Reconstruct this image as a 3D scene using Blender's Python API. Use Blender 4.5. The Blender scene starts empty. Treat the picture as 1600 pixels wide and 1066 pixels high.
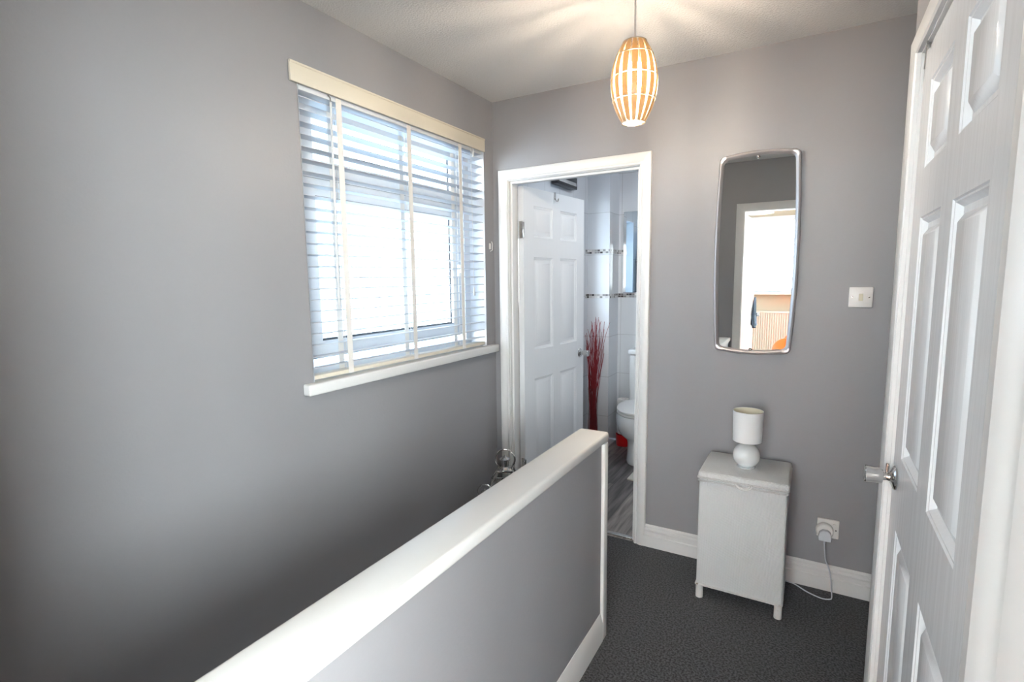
import bpy, bmesh, math, random
from mathutils import Vector, Matrix
random.seed(7)
PI = math.pi
R = math.radians
sc = bpy.context.scene
COL = sc.collection

# ------------------------------------------------------------------ camera
yaw, pitch, roll, FPX = .5241, .1193, -.0117, 814.4
f0 = Vector((-math.sin(yaw)*math.cos(pitch), math.cos(yaw)*math.cos(pitch), -math.sin(pitch)))
r0 = Vector((math.cos(yaw), math.sin(yaw), 0)); u0 = r0.cross(f0)
rr = r0*math.cos(roll)+u0*math.sin(roll); uu = -r0*math.sin(roll)+u0*math.cos(roll)
cam_d = bpy.data.cameras.new('camera'); cam = bpy.data.objects.new('camera', cam_d); COL.objects.link(cam)
M = Matrix((rr, uu, -f0)).transposed().to_4x4(); M.translation = Vector((0, 0, 1.44)); cam.matrix_world = M
cam_d.sensor_width = 36; cam_d.lens = 36*FPX/1600; cam_d.clip_start = .02
sc.camera = cam

# ------------------------------------------------------------------ world, exposure, window portals
SKY, SKY_SUNNY = 4.2, 68.0
w = bpy.data.worlds.new('world'); sc.world = w; w.use_nodes = True
bg = w.node_tree.nodes['Background']
# overcast sky, much brighter on the sunny side (-Y) than on the shaded side (-X)
_n = w.node_tree.nodes; _l = w.node_tree.links
_tc = _n.new('ShaderNodeTexCoord'); _dt = _n.new('ShaderNodeVectorMath'); _dt.operation = 'DOT_PRODUCT'; _dt.inputs[1].default_value = (.58, -.78, .24)
_l.new(_tc.outputs['Generated'], _dt.inputs[0])
_mr = _n.new('ShaderNodeMapRange'); _mr.interpolation_type = 'SMOOTHSTEP'; _mr.inputs['From Min'].default_value = .0; _mr.inputs['From Max'].default_value = .6
_mr.inputs['To Min'].default_value = SKY; _mr.inputs['To Max'].default_value = SKY_SUNNY; _l.new(_dt.outputs['Value'], _mr.inputs['Value'])
_cm = _n.new('ShaderNodeMix'); _cm.data_type = 'RGBA'; _cm.inputs[6].default_value = (.54, .75, 1.0, 1); _cm.inputs[7].default_value = (.93, .965, 1.0, 1)
_m2 = _n.new('ShaderNodeMapRange'); _m2.inputs['From Min'].default_value = 0; _m2.inputs['From Max'].default_value = .6; _l.new(_dt.outputs['Value'], _m2.inputs['Value'])
_l.new(_m2.outputs[0], _cm.inputs[0]); _l.new(_cm.outputs[2], bg.inputs[0]); _l.new(_mr.outputs[0], bg.inputs[1])
vs = sc.view_settings
vs.view_transform = 'Standard'; vs.look = 'None'; vs.gamma = 1; vs.use_curve_mapping = False
vs.exposure = 0.25
sc.cycles.diffuse_bounces = 8; sc.cycles.max_bounces = 14; sc.cycles.transparent_max_bounces = 24
sc.cycles.sample_clamp_indirect = 6; sc.cycles.caustics_reflective = False; sc.cycles.caustics_refractive = False
def portal(name, loc, rot, sx, sy):
    l = bpy.data.lights.new(name, 'AREA'); l.shape = 'RECTANGLE'; l.size = sx; l.size_y = sy
    o = bpy.data.objects.new(name, l); COL.objects.link(o); o.location = loc; o.rotation_euler = rot
    l.cycles.is_portal = True
    return o
sun_d = bpy.data.lights.new('sun', 'SUN'); sun_d.energy = 200; sun_d.angle = R(.6); sun_d.color = (1.0, .93, .82)
sun = bpy.data.objects.new('sun', sun_d); COL.objects.link(sun); sun.rotation_euler = Vector((-.28, 1, -.8)).to_track_quat('-Z', 'Y').to_euler()
portal('window_portal', (-1.93, 1.95, 1.62), (0, -PI/2, 0), 1.15, 1.24)
portal('window_portal', (-1.93, 3.64, 1.55), (0, -PI/2, 0), .95, .7)
portal('window_portal', (.02, -3.33, 1.7), (PI/2, 0, 0), 2.6, 1.1)
portal('window_portal', (-1.2, -.10, -1.0), (PI/2, 0, 0), .4, .5)  # portal of the added stairwell pane

portal('window_portal', (1.53, -1.85, 1.6), (0, PI/2, 0), 1.2, 2.3)  # portal of the added side window
# ------------------------------------------------------------------ constants
D, XL, H = 2.668, -1.657, 2.446

# ------------------------------------------------------------------ materials
def mat(name, col, rough=.5, metal=0., spec=.5, bump=None, noise_col=None, coat=0., sss=0, emit=None, trans=0, ior=1.45, sheen=0):
    m = bpy.data.materials.new(name); m.use_nodes = True; nt = m.node_tree; b = nt.nodes['Principled BSDF']
    b.inputs['Base Color'].default_value = (*col, 1); b.inputs['Roughness'].default_value = rough
    b.inputs['Metallic'].default_value = metal; b.inputs['Specular IOR Level'].default_value = spec
    b.inputs['Coat Weight'].default_value = coat; b.inputs['IOR'].default_value = ior
    b.inputs['Transmission Weight'].default_value = trans; b.inputs['Sheen Weight'].default_value = sheen
    if emit: b.inputs['Emission Color'].default_value = (*emit[0], 1); b.inputs['Emission Strength'].default_value = emit[1]
    tc = nt.nodes.new('ShaderNodeTexCoord')
    if noise_col:       # (scale, colour 2, contrast, detail)
        n = nt.nodes.new('ShaderNodeTexNoise'); n.inputs['Scale'].default_value = noise_col[0]; n.inputs['Detail'].default_value = noise_col[3] if len(noise_col) > 3 else 4
        nt.links.new(tc.outputs['Object'], n.inputs['Vector'])
        cr = nt.nodes.new('ShaderNodeValToRGB'); k = noise_col[2]
        cr.color_ramp.elements[0].position = .5-k; cr.color_ramp.elements[1].position = .5+k
        cr.color_ramp.elements[0].color = (*col, 1); cr.color_ramp.elements[1].color = (*noise_col[1], 1)
        nt.links.new(n.outputs['Fac'], cr.inputs['Fac']); nt.links.new(cr.outputs['Color'], b.inputs['Base Color'])
    if bump:            # (scale, strength, distance, detail)
        n = nt.nodes.new('ShaderNodeTexNoise'); n.inputs['Scale'].default_value = bump[0]; n.inputs['Detail'].default_value = bump[3] if len(bump) > 3 else 3
        mp = nt.nodes.new('ShaderNodeMapping'); nt.links.new(tc.outputs['Object'], mp.inputs['Vector']); nt.links.new(mp.outputs['Vector'], n.inputs['Vector'])
        if len(bump) > 4: mp.inputs['Scale'].default_value = bump[4]
        bp = nt.nodes.new('ShaderNodeBump'); bp.inputs['Strength'].default_value = bump[1]; bp.inputs['Distance'].default_value = bump[2]
        nt.links.new(n.outputs['Fac'], bp.inputs['Height']); nt.links.new(bp.outputs['Normal'], b.inputs['Normal'])
    return m

M_wall = mat('grey_emulsion', (.303, .299, .312), .42, spec=.35, bump=(90, .12, .003), noise_col=(3, (.316, .312, .325), .25))
M_beige = mat('beige_emulsion', (.45, .405, .33), .6, spec=.3, bump=(90, .1, .003))
M_ceil = mat('textured_ceiling_paint', (.74, .73, .72), .75, spec=.25, bump=(120, .55, .008, 5))
M_gloss = mat('white_gloss_paint', (.82, .815, .795), .24, spec=.5)
M_trim = mat('white_eggshell_trim', (.79, .785, .775), .3, spec=.45)
M_door = mat('white_woodgrain_door_paint', (.84, .86, .885), .18, spec=.5, bump=(40, .22, .004, 3, (1, 1, .06)))
M_cream = mat('cream_painted_wood', (.72, .66, .545), .45, spec=.4, bump=(60, .05, .002))
M_slat = mat('white_blind_slat', (.64, .665, .70), .35, spec=.4)
M_tape = mat('white_fabric_tape', (.80, .77, .73), .8, spec=.2)
M_upvc = mat('white_plastic_frame', (.70, .735, .78), .25, spec=.5)
M_gasket = mat('black_rubber_gasket', (.02, .02, .025), .6)
M_plastic = mat('white_plastic', (.82, .81, .79), .3)
M_ivory = mat('ivory_plastic', (.70, .66, .52), .3)
M_chrome = mat('polished_chrome', (.72, .70, .68), .08, metal=1)
M_steel = mat('brushed_steel', (.55, .53, .51), .22, metal=1)
M_dark = mat('dark_metal', (.04, .04, .045), .4, metal=.5)
M_silver = mat('silver_painted_frame', (.66, .63, .64), .34, metal=.75, bump=(70, .15, .002))
M_mirror = mat('mirror_silvering', (.90, .93, .93), .0, metal=1)
M_loom = None
M_cer = mat('white_glazed_ceramic', (.82, .84, .85), .08, spec=.6, coat=.3)
M_shade = mat('white_fabric_lampshade', (.87, .87, .87), .85, spec=.2, bump=(400, .15, .001))
M_shade_in = mat('cream_shade_lining', (.78, .74, .60), .6)
M_red = mat('red_plastic', (.55, .006, .008), .3)
M_twig = mat('red_dyed_twig', (.22, .008, .014), .55)
M_orange = mat('orange_upholstery', (.90, .16, .015), .7, sheen=.3)
M_paper = mat('white_tissue_paper', (.85, .84, .82), .9, bump=(150, .3, .002))
M_cloth = mat('dark_blue_cloth', (.02, .03, .055), .9, noise_col=(40, (.05, .07, .09), .2))
M_mat = mat('cream_bath_mat', (.72, .70, .63), .95, bump=(300, .8, .006))
M_peach = mat('peach_curtain_fabric', (.82, .56, .34), .85)
M_candle = mat('cream_candle_wax', (.80, .74, .60), .5)
M_rad = mat('cream_radiator_enamel', (.60, .56, .50), .35)
M_render = mat('exterior_render', (.5, .48, .45), .9)
M_bulb = mat('lit_lamp_bulb', (1, .9, .7), .3, emit=((1.0, .84, .65), 1150.0))
M_bulb_off = mat('unlit_frosted_bulb', (.85, .85, .83), .3)
M_bulb2 = mat('lit_frosted_globe', (1, .9, .75), .4, emit=((1.0, .80, .5), 25.0))
M_carpet = mat('charcoal_carpet_pile', (.012, .0125, .014), .98, spec=.1, noise_col=(130, (.066, .066, .073), .10, 6), bump=(130, .5, .004, 4), sheen=.25)

M_carpet2 = mat('beige_carpet_pile', (.50, .43, .33), .95, spec=.1, noise_col=(170, (.60, .52, .42), .16, 8), bump=(260, 1.0, .010, 8))
def M_glass(name, frosted=False):
    m = bpy.data.materials.new(name); m.use_nodes = True; nt = m.node_tree; nt.nodes.remove(nt.nodes['Principled BSDF'])
    out = nt.nodes['Material Output']
    t = nt.nodes.new('ShaderNodeBsdfTransparent'); t.inputs[0].default_value = (.95, .97, .96, 1)
    g = nt.nodes.new('ShaderNodeBsdfGlossy'); g.inputs['Roughness'].default_value = .03
    fr = nt.nodes.new('ShaderNodeFresnel'); fr.inputs[0].default_value = 1.45
    mx = nt.nodes.new('ShaderNodeMixShader')
    gm = nt.nodes.new('ShaderNodeNewGeometry'); iv = nt.nodes.new('ShaderNodeMath'); iv.operation = 'SUBTRACT'; iv.inputs[0].default_value = 1
    ml = nt.nodes.new('ShaderNodeMath'); ml.operation = 'MULTIPLY'
    nt.links.new(gm.outputs['Backfacing'], iv.inputs[1]); nt.links.new(iv.outputs[0], ml.inputs[0]); nt.links.new(fr.outputs[0], ml.inputs[1])
    nt.links.new(ml.outputs[0], mx.inputs[0]); nt.links.new(t.outputs[0], mx.inputs[1]); nt.links.new(g.outputs[0], mx.inputs[2])
    last = mx
    if frosted:
        tc = nt.nodes.new('ShaderNodeTexCoord'); v = nt.nodes.new('ShaderNodeTexVoronoi'); v.inputs['Scale'].default_value = 110
        nt.links.new(tc.outputs['Object'], v.inputs['Vector'])
        bp = nt.nodes.new('ShaderNodeBump'); bp.inputs['Distance'].default_value = .01; nt.links.new(v.outputs['Distance'], bp.inputs['Height'])
        nt.links.new(bp.outputs[0], g.inputs['Normal']); nt.links.new(bp.outputs[0], fr.inputs['Normal'])
        tl = nt.nodes.new('ShaderNodeBsdfTranslucent'); tl.inputs[0].default_value = (.9, .9, .88, 1)
        nt.links.new(bp.outputs[0], tl.inputs['Normal'])
        cr = nt.nodes.new('ShaderNodeValToRGB'); cr.color_ramp.elements[0].color = (.12,)*3+(1,); cr.color_ramp.elements[1].color = (.55,)*3+(1,)
        nt.links.new(v.outputs['Distance'], cr.inputs[0])
        m2 = nt.nodes.new('ShaderNodeMixShader'); nt.links.new(cr.outputs[0], m2.inputs[0])
        nt.links.new(mx.outputs[0], m2.inputs[1]); nt.links.new(tl.outputs[0], m2.inputs[2]); last = m2
    nt.links.new(last.outputs[0], out.inputs[0])
    return m
M_gl = M_glass('clear_window_glass'); M_frost = M_glass('patterned_window_glass', True)

def M_stave_f():
    m = bpy.data.materials.new('amber_translucent_stave'); m.use_nodes = True; nt = m.node_tree
    b = nt.nodes['Principled BSDF']; b.inputs['Base Color'].default_value = (.50, .36, .20, 1); b.inputs['Roughness'].default_value = .3
    tc = nt.nodes.new('ShaderNodeTexCoord'); n = nt.nodes.new('ShaderNodeTexNoise'); n.inputs['Scale'].default_value = 30
    mp = nt.nodes.new('ShaderNodeMapping'); mp.inputs['Scale'].default_value = (1, 1, .2)
    nt.links.new(tc.outputs['Object'], mp.inputs[0]); nt.links.new(mp.outputs[0], n.inputs['Vector'])
    cr = nt.nodes.new('ShaderNodeValToRGB'); cr.color_ramp.elements[0].color = (.42, .31, .17, 1); cr.color_ramp.elements[1].color = (.66, .50, .30, 1)
    nt.links.new(n.outputs['Fac'], cr.inputs[0]); nt.links.new(cr.outputs[0], b.inputs['Base Color'])
    tl = nt.nodes.new('ShaderNodeBsdfTranslucent'); tl.inputs[0].default_value = (.80, .60, .30, 1)
    mx = nt.nodes.new('ShaderNodeMixShader'); mx.inputs[0].default_value = .26
    nt.links.new(b.outputs[0], mx.inputs[1]); nt.links.new(tl.outputs[0], mx.inputs[2]); nt.links.new(mx.outputs[0], nt.nodes['Material Output'].inputs[0])
    return m
M_stave = M_stave_f()

def M_tile_f(name, ax, z0, bw=.25, bh=.34, c1=(.68, .70, .73), c2=(.66, .68, .71), mo=(.50, .51, .53), ms=.0025, rough=.08, offx=0.):
    m = bpy.data.materials.new(name); m.use_nodes = True; nt = m.node_tree; b = nt.nodes['Principled BSDF']; b.inputs['Roughness'].default_value = rough
    tc = nt.nodes.new('ShaderNodeTexCoord'); sx = nt.nodes.new('ShaderNodeSeparateXYZ'); cx = nt.nodes.new('ShaderNodeCombineXYZ')
    geo = nt.nodes.new('ShaderNodeNewGeometry')
    nt.links.new(geo.outputs['Position'], sx.inputs[0])
    ad = nt.nodes.new('ShaderNodeMath'); ad.operation = 'ADD'; ad.inputs[1].default_value = 10+offx
    sb = nt.nodes.new('ShaderNodeMath'); sb.operation = 'ADD'; sb.inputs[1].default_value = 20*bh-z0
    if ax == 'xy':
        a2 = nt.nodes.new('ShaderNodeMath'); a2.operation = 'ADD'; nt.links.new(sx.outputs['X'], a2.inputs[0]); nt.links.new(sx.outputs['Y'], a2.inputs[1]); nt.links.new(a2.outputs[0], ad.inputs[0])
    else: nt.links.new(sx.outputs[ax], ad.inputs[0])
    nt.links.new(sx.outputs['Z'], sb.inputs[0])
    nt.links.new(ad.outputs[0], cx.inputs[0]); nt.links.new(sb.outputs[0], cx.inputs[1])
    br = nt.nodes.new('ShaderNodeTexBrick'); br.offset = 0; br.inputs['Scale'].default_value = 1; br.inputs['Brick Width'].default_value = bw
    br.inputs['Row Height'].default_value = bh; br.inputs['Mortar Size'].default_value = ms; br.inputs['Color1'].default_value = (*c1, 1)
    br.inputs['Color2'].default_value = (*c2, 1); br.inputs['Mortar'].default_value = (*mo, 1)
    nt.links.new(cx.outputs[0], br.inputs['Vector']); nt.links.new(br.outputs['Color'], b.inputs['Base Color'])
    bp = nt.nodes.new('ShaderNodeBump'); bp.inputs['Distance'].default_value = .003; bp.inputs['Strength'].default_value = .5; bp.invert = True
    nt.links.new(br.outputs['Fac'], bp.inputs['Height']); nt.links.new(bp.outputs[0], b.inputs['Normal'])
    return m
M_tile = M_tile_f('large_white_wall_tile', 'xy', .266, offx=.06)
M_mos = M_tile_f('mosaic_border_tile', 'xy', .008, .024, .0175, (.012, .008, .008), (.75, .74, .74), (.55, .54, .54), .0012)

def M_plank_f():
    m = bpy.data.materials.new('grey_wood_plank_vinyl'); m.use_nodes = True; nt = m.node_tree; b = nt.nodes['Principled BSDF']; b.inputs['Roughness'].default_value = .35
    geo = nt.nodes.new('ShaderNodeNewGeometry'); mp = nt.nodes.new('ShaderNodeMapping'); mp.inputs['Rotation'].default_value = (0, 0, PI/2); mp.inputs['Location'].default_value = (10, 10, 0)
    nt.links.new(geo.outputs['Position'], mp.inputs[0])
    br = nt.nodes.new('ShaderNodeTexBrick'); br.inputs['Scale'].default_value = 1; br.inputs['Brick Width'].default_value = 1.2; br.inputs['Row Height'].default_value = .15
    br.inputs['Mortar Size'].default_value = .0012; br.inputs['Color1'].default_value = (.10, .095, .10, 1); br.inputs['Color2'].default_value = (.30, .275, .26, 1); br.inputs['Mortar'].default_value = (.04, .04, .04, 1)
    nt.links.new(mp.outputs[0], br.inputs['Vector'])
    m2 = nt.nodes.new('ShaderNodeMapping'); m2.inputs['Scale'].default_value = (22, 1.6, 1); nt.links.new(geo.outputs['Position'], m2.inputs[0])
    n = nt.nodes.new('ShaderNodeTexNoise'); n.inputs['Scale'].default_value = 1.6; n.inputs['Detail'].default_value = 8; nt.links.new(m2.outputs[0], n.inputs['Vector'])
    cr = nt.nodes.new('ShaderNodeValToRGB'); cr.color_ramp.elements[0].position = .35; cr.color_ramp.elements[1].position = .7
    cr.color_ramp.elements[0].color = (.45, .44, .45, 1); cr.color_ramp.elements[1].color = (1.7, 1.65, 1.6, 1); nt.links.new(n.outputs['Fac'], cr.inputs[0])
    mx = nt.nodes.new('ShaderNodeMix'); mx.data_type = 'RGBA'; mx.blend_type = 'MULTIPLY'; mx.inputs[0].default_value = 1
    nt.links.new(br.outputs['Color'], mx.inputs[6]); nt.links.new(cr.outputs[0], mx.inputs[7]); nt.links.new(mx.outputs[2], b.inputs['Base Color'])
    return m
M_plank = M_plank_f()

def M_loom_f():
    m = bpy.data.materials.new('white_painted_woven_fibre'); m.use_nodes = True; nt = m.node_tree; b = nt.nodes['Principled BSDF']; b.inputs['Roughness'].default_value = .5
    tc = nt.nodes.new('ShaderNodeTexCoord'); sx = nt.nodes.new('ShaderNodeSeparateXYZ'); nt.links.new(tc.outputs['Object'], sx.inputs[0])
    def wave(parts, k):
        a = nt.nodes.new('ShaderNodeMath'); a.operation = 'MULTIPLY'; a.inputs[1].default_value = k
        if len(parts) == 2:
            s = nt.nodes.new('ShaderNodeMath'); s.operation = 'ADD'; nt.links.new(sx.outputs[parts[0]], s.inputs[0]); nt.links.new(sx.outputs[parts[1]], s.inputs[1]); nt.links.new(s.outputs[0], a.inputs[0])
        else: nt.links.new(sx.outputs[parts[0]], a.inputs[0])
        s2 = nt.nodes.new('ShaderNodeMath'); s2.operation = 'SINE'; nt.links.new(a.outputs[0], s2.inputs[0]); return s2
    def mth(op, a, bb):
        x = nt.nodes.new('ShaderNodeMath'); x.operation = op
        for i, v in enumerate((a, bb)):
            if isinstance(v, (int, float)): x.inputs[i].default_value = v
            else: nt.links.new(v.outputs[0], x.inputs[i])
        return x
    ribs = wave('X', 2*PI/.0085); rz = wave('Z', 2*PI/.005); ry = wave('Y', 2*PI/.005)
    wv = mth('ADD', mth('ABSOLUTE', ribs, 0), mth('MULTIPLY', mth('ADD', rz, ry), .22))
    bp = nt.nodes.new('ShaderNodeBump'); bp.inputs['Strength'].default_value = .8; bp.inputs['Distance'].default_value = .0022
    nt.links.new(wv.outputs[0], bp.inputs['Height']); nt.links.new(bp.outputs[0], b.inputs['Normal'])
    n = nt.nodes.new('ShaderNodeTexNoise'); n.inputs['Scale'].default_value = 12; n.inputs['Detail'].default_value = 6; nt.links.new(tc.outputs['Object'], n.inputs['Vector'])
    cr = nt.nodes.new('ShaderNodeValToRGB'); cr.color_ramp.elements[0].position = .3; cr.color_ramp.elements[1].position = .5
    cr.color_ramp.elements[0].color = (.87, .88, .875, 1); cr.color_ramp.elements[1].color = (.88, .89, .89, 1)
    nt.links.new(n.outputs['Fac'], cr.inputs[0])
    nt.links.new(cr.outputs[0], b.inputs['Base Color'])
    return m
M_loom = M_loom_f()
M_worn = mat('worn_white_paint_over_wood', (.76, .755, .74), .45, noise_col=(28, (.30, .24, .17), .5), bump=(120, .5, .003))
cr_ = [n for n in M_worn.node_tree.nodes if n.type == 'VALTORGB'][0]; cr_.color_ramp.elements[0].position = .66; cr_.color_ramp.elements[1].position = .70

# ------------------------------------------------------------------ mesh helpers
class MB:
    def __init__(s): s.bm = bmesh.new()
    def box(s, x0, x1, y0, y1, z0, z1, bev=0, seg=2):
        x0, x1 = sorted((x0, x1)); y0, y1 = sorted((y0, y1)); z0, z1 = sorted((z0, z1))
        bm = bmesh.new(); bmesh.ops.create_cube(bm, size=1)
        for v in bm.verts: v.co = Vector(((x0+x1)/2+v.co.x*(x1-x0), (y0+y1)/2+v.co.y*(y1-y0), (z0+z1)/2+v.co.z*(z1-z0)))
        if bev: bmesh.ops.bevel(bm, geom=list(bm.edges), offset=min(bev, .45*min(x1-x0, y1-y0, z1-z0)), segments=seg, affect='EDGES', profile=.5)
        s.merge(bm); return s
    def merge(s, bm, mtx=None):
        me = bpy.data.meshes.new('tmp'); bm.to_mesh(me); bm.free()
        if mtx: me.transform(mtx)
        s.bm.from_mesh(me); bpy.data.meshes.remove(me); return s
    def lathe(s, prof, origin=(0, 0, 0), axis=(0, 0, 1), n=32, close=False):
        """prof: list of (radius, height along the axis)"""
        ax = Vector(axis).normalized(); q = Vector((0, 0, 1)).rotation_difference(ax); o = Vector(origin)
        rings = []
        for r, h in prof:
            if r < 1e-6: rings.append([s.bm.verts.new(o+q@Vector((0, 0, h)))])
            else: rings.append([s.bm.verts.new(o+q@Vector((r*math.cos(2*PI*i/n), r*math.sin(2*PI*i/n), h))) for i in range(n)])
        prs = list(zip(rings, rings[1:]))
        if close: prs.append((rings[-1], rings[0]))
        for a, b in prs:
            for i in range(n):
                j = (i+1) % n
                if len(a) == 1 and len(b) == 1: continue
                if len(a) == 1: s.bm.faces.new((a[0], b[j], b[i]))
                elif len(b) == 1: s.bm.faces.new((a[i], a[j], b[0]))
                else: s.bm.faces.new((a[i], a[j], b[j], b[i]))
        return s
    def tube(s, pts, r, n=10, closed=False, taper=None):
        pts = [Vector(p) for p in pts]; rings = []; N = len(pts)
        prev = None
        for i, p in enumerate(pts):
            if closed: t = (pts[(i+1) % N]-pts[i-1]).normalized()
            else: t = (pts[min(i+1, N-1)]-pts[max(i-1, 0)]).normalized()
            if prev is None:
                a = t.orthogonal().normalized()
            else:
                a = (prev-t*prev.dot(t)).normalized()
            prev = a; b = t.cross(a)
            rad = r if taper is None else r*(1+(taper-1)*i/(N-1))
            rings.append([s.bm.verts.new(p+(a*math.cos(2*PI*k/n)+b*math.sin(2*PI*k/n))*rad) for k in range(n)])
        prs = list(zip(rings, rings[1:]))
        if closed: prs.append((rings[-1], rings[0]))
        for A, B in prs:
            for k in range(n):
                l = (k+1) % n; s.bm.faces.new((A[k], A[l], B[l], B[k]))
        if not closed:
            s.bm.faces.new(list(reversed(rings[0]))); s.bm.faces.new(rings[-1])
        return s
    def prism(s, poly, z0, z1, mtx=None, bev=0):
        """poly in xy extruded along z"""
        bm = bmesh.new(); b = [bm.verts.new((x, y, z0)) for x, y in poly]; t = [bm.verts.new((x, y, z1)) for x, y in poly]; n = len(poly)
        bm.faces.new(list(reversed(b))); bm.faces.new(t)
        for i in range(n): j = (i+1) % n; bm.faces.new((b[i], b[j], t[j], t[i]))
        bmesh.ops.recalc_face_normals(bm, faces=list(bm.faces))
        if bev: bmesh.ops.bevel(bm, geom=list(bm.edges), offset=bev, segments=2, affect='EDGES', profile=.5)
        return s.merge(bm, mtx)
    def cells(s, boxes, holes=()):
        """union of boxes minus holes as one clean shell"""
        xs = sorted({v for b in list(boxes)+list(holes) for v in b[0:2]}); ys = sorted({v for b in list(boxes)+list(holes) for v in b[2:4]}); zs = sorted({v for b in list(boxes)+list(holes) for v in b[4:6]})
        def inside(c, b): return b[0] < c[0] < b[1] and b[2] < c[1] < b[3] and b[4] < c[2] < b[5]
        sol = {}
        for i in range(len(xs)-1):
            for j in range(len(ys)-1):
                for k in range(len(zs)-1):
                    c = ((xs[i]+xs[i+1])/2, (ys[j]+ys[j+1])/2, (zs[k]+zs[k+1])/2)
                    sol[i, j, k] = any(inside(c, b) for b in boxes) and not any(inside(c, b) for b in holes)
        vm = {}
        def V(i, j, k):
            if (i, j, k) not in vm: vm[i, j, k] = s.bm.verts.new((xs[i], ys[j], zs[k]))
            return vm[i, j, k]
        for (i, j, k), on in sol.items():
            if not on: continue
            for dx, q in (((-1, 0, 0), ((0, 0, 0), (0, 0, 1), (0, 1, 1), (0, 1, 0))), ((1, 0, 0), ((1, 0, 0), (1, 1, 0), (1, 1, 1), (1, 0, 1))),
                          ((0, -1, 0), ((0, 0, 0), (1, 0, 0), (1, 0, 1), (0, 0, 1))), ((0, 1, 0), ((0, 1, 0), (0, 1, 1), (1, 1, 1), (1, 1, 0))),
                          ((0, 0, -1), ((0, 0, 0), (0, 1, 0), (1, 1, 0), (1, 0, 0))), ((0, 0, 1), ((0, 0, 1), (1, 0, 1), (1, 1, 1), (0, 1, 1)))):
                if sol.get((i+dx[0], j+dx[1], k+dx[2])): continue
                s.bm.faces.new([V(i+a, j+b, k+c) for a, b, c in q])
        return s
    def profile(s, prof, p0, p1, up=(0, 0, 1), out=(0, 0, 0), ext0=0, ext1=0):
        """sweep a 2D profile (distance out, height up) from p0 to p1; ext = mitre shear per unit of out"""
        p0 = Vector(p0); p1 = Vector(p1); up = Vector(up); out = Vector(out); t = (p1-p0).normalized()
        A = [s.bm.verts.new(p0+out*a+up*b+t*(ext0*b)) for a, b in prof]; B = [s.bm.verts.new(p1+out*a+up*b+t*(ext1*b)) for a, b in prof]
        n = len(prof)
        for i in range(n): j = (i+1) % n; s.bm.faces.new((A[i], A[j], B[j], B[i]))
        s.bm.faces.new(A); s.bm.faces.new(list(reversed(B)))
        return s

BASE = {}
def link(name, me, m, parent):
    o = bpy.data.objects.new(name, me); COL.objects.link(o)
    return o
def obj(name, mb, m, parent=None, smooth=True, recalc=True):
    me = bpy.data.meshes.new(name)
    if recalc: bmesh.ops.recalc_face_normals(mb.bm, faces=list(mb.bm.faces))
    mb.bm.to_mesh(me); mb.bm.free(); me.materials.append(m)
    o = bpy.data.objects.new(name, me); COL.objects.link(o)
    if parent is not None:
        b = BASE[parent]; me.transform(Matrix.Translation(-b)); o.parent = parent; BASE[o] = b
    else:
        xs = [v.co for v in me.vertices]
        b = Vector(((min(v.x for v in xs)+max(v.x for v in xs))/2, (min(v.y for v in xs)+max(v.y for v in xs))/2, min(v.z for v in xs)))
        me.transform(Matrix.Translation(-b)); o.location = b; BASE[o] = b
    if smooth:
        me.shade_smooth(); me.set_sharp_from_angle(angle=R(35))
    return o
def tag(o, label, cat, group=None, kind=None):
    o['label'] = label; o['category'] = cat
    if group: o['group'] = group
    if kind: o['kind'] = kind
    return o
def thing(name, label, cat, loc=(0, 0, 0), group=None):
    o = bpy.data.objects.new(name, None); COL.objects.link(o); o.location = loc; o.empty_display_size = .05; BASE[o] = Vector(loc)
    return tag(o, label, cat, group)
def copy_tree(o, parent=None):
    c = o.copy(); COL.objects.link(c); c.parent = parent
    for ch in list(o.children): copy_tree(ch, c)
    return c
def struct(name, mb, m, label=None, cat=None, parent=None, smooth=False):
    o = obj(name, mb, m, parent, smooth)
    if parent is None:
        o['kind'] = 'structure'; o['label'] = label; o['category'] = cat or name.split('_')[0]
    return o
def sempty(name, label, cat, loc):
    o = thing(name, label, cat, loc); o['kind'] = 'structure'; return o

# ================================================================== THE SETTING
Z0 = -1.75     # bottom of the stairwell
Y_TOP = 1.72   # where the stairs begin
BY = 4.38      # bathroom back wall
# landing floor
struct('floor', MB().cells([(-.76, 1.4, .03, D, -.2, 0), (XL, -.76, Y_TOP, D, -.2, 0), (-.785, -.76, .03, D, -.2, 0)]), M_carpet, 'charcoal carpeted landing floor in front of the grey wall', 'floor')
struct('floor', MB().cells([(XL, .3, D, BY, -.2, -.002)]), M_plank, 'grey wood-plank floor of the bathroom beyond the open doorway', 'floor')
struct('floor', MB().cells([(-2.2, 1.4, -3.2, .03, -.2, 0)]), M_carpet2, 'beige carpeted floor of the bright room seen only in the wall mirror', 'floor')
# left wall with window
struct('wall_left', MB().cells([(-1.92, XL, -.07, 2.768, Z0, H)], [(-1.92, XL, 1.335, 2.57, 1.035, 2.19)]), M_wall, 'long grey painted wall with the window in it', 'wall')
struct('wall_left_bathroom', MB().cells([(-1.92, XL, 2.768, BY+.1, -.2, H)], [(-1.92, XL, 3.32, 3.96, 1.10, 2.0)]), M_tile, 'white tiled bathroom wall behind the open door', 'wall')
struct('wall_far', MB().cells([(XL, 1.4, D, D+.10, 0, H)], [(XL+.08, -.755, D, D+.1, 0, 2.03)]), M_wall, 'grey painted wall the mirror hangs on', 'wall')
struct('wall_back', MB().cells([(XL, .205, -.07, .03, 0, H), (XL, -.7, -.07, .03, Z0, 0)], [(-.605, .205, -.07, .03, 0, 2.03), (-1.40, -1.0, -.07, .03, -1.25, -.75)]), M_wall, 'grey wall around the doorway reflected in the mirror', 'wall')
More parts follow.
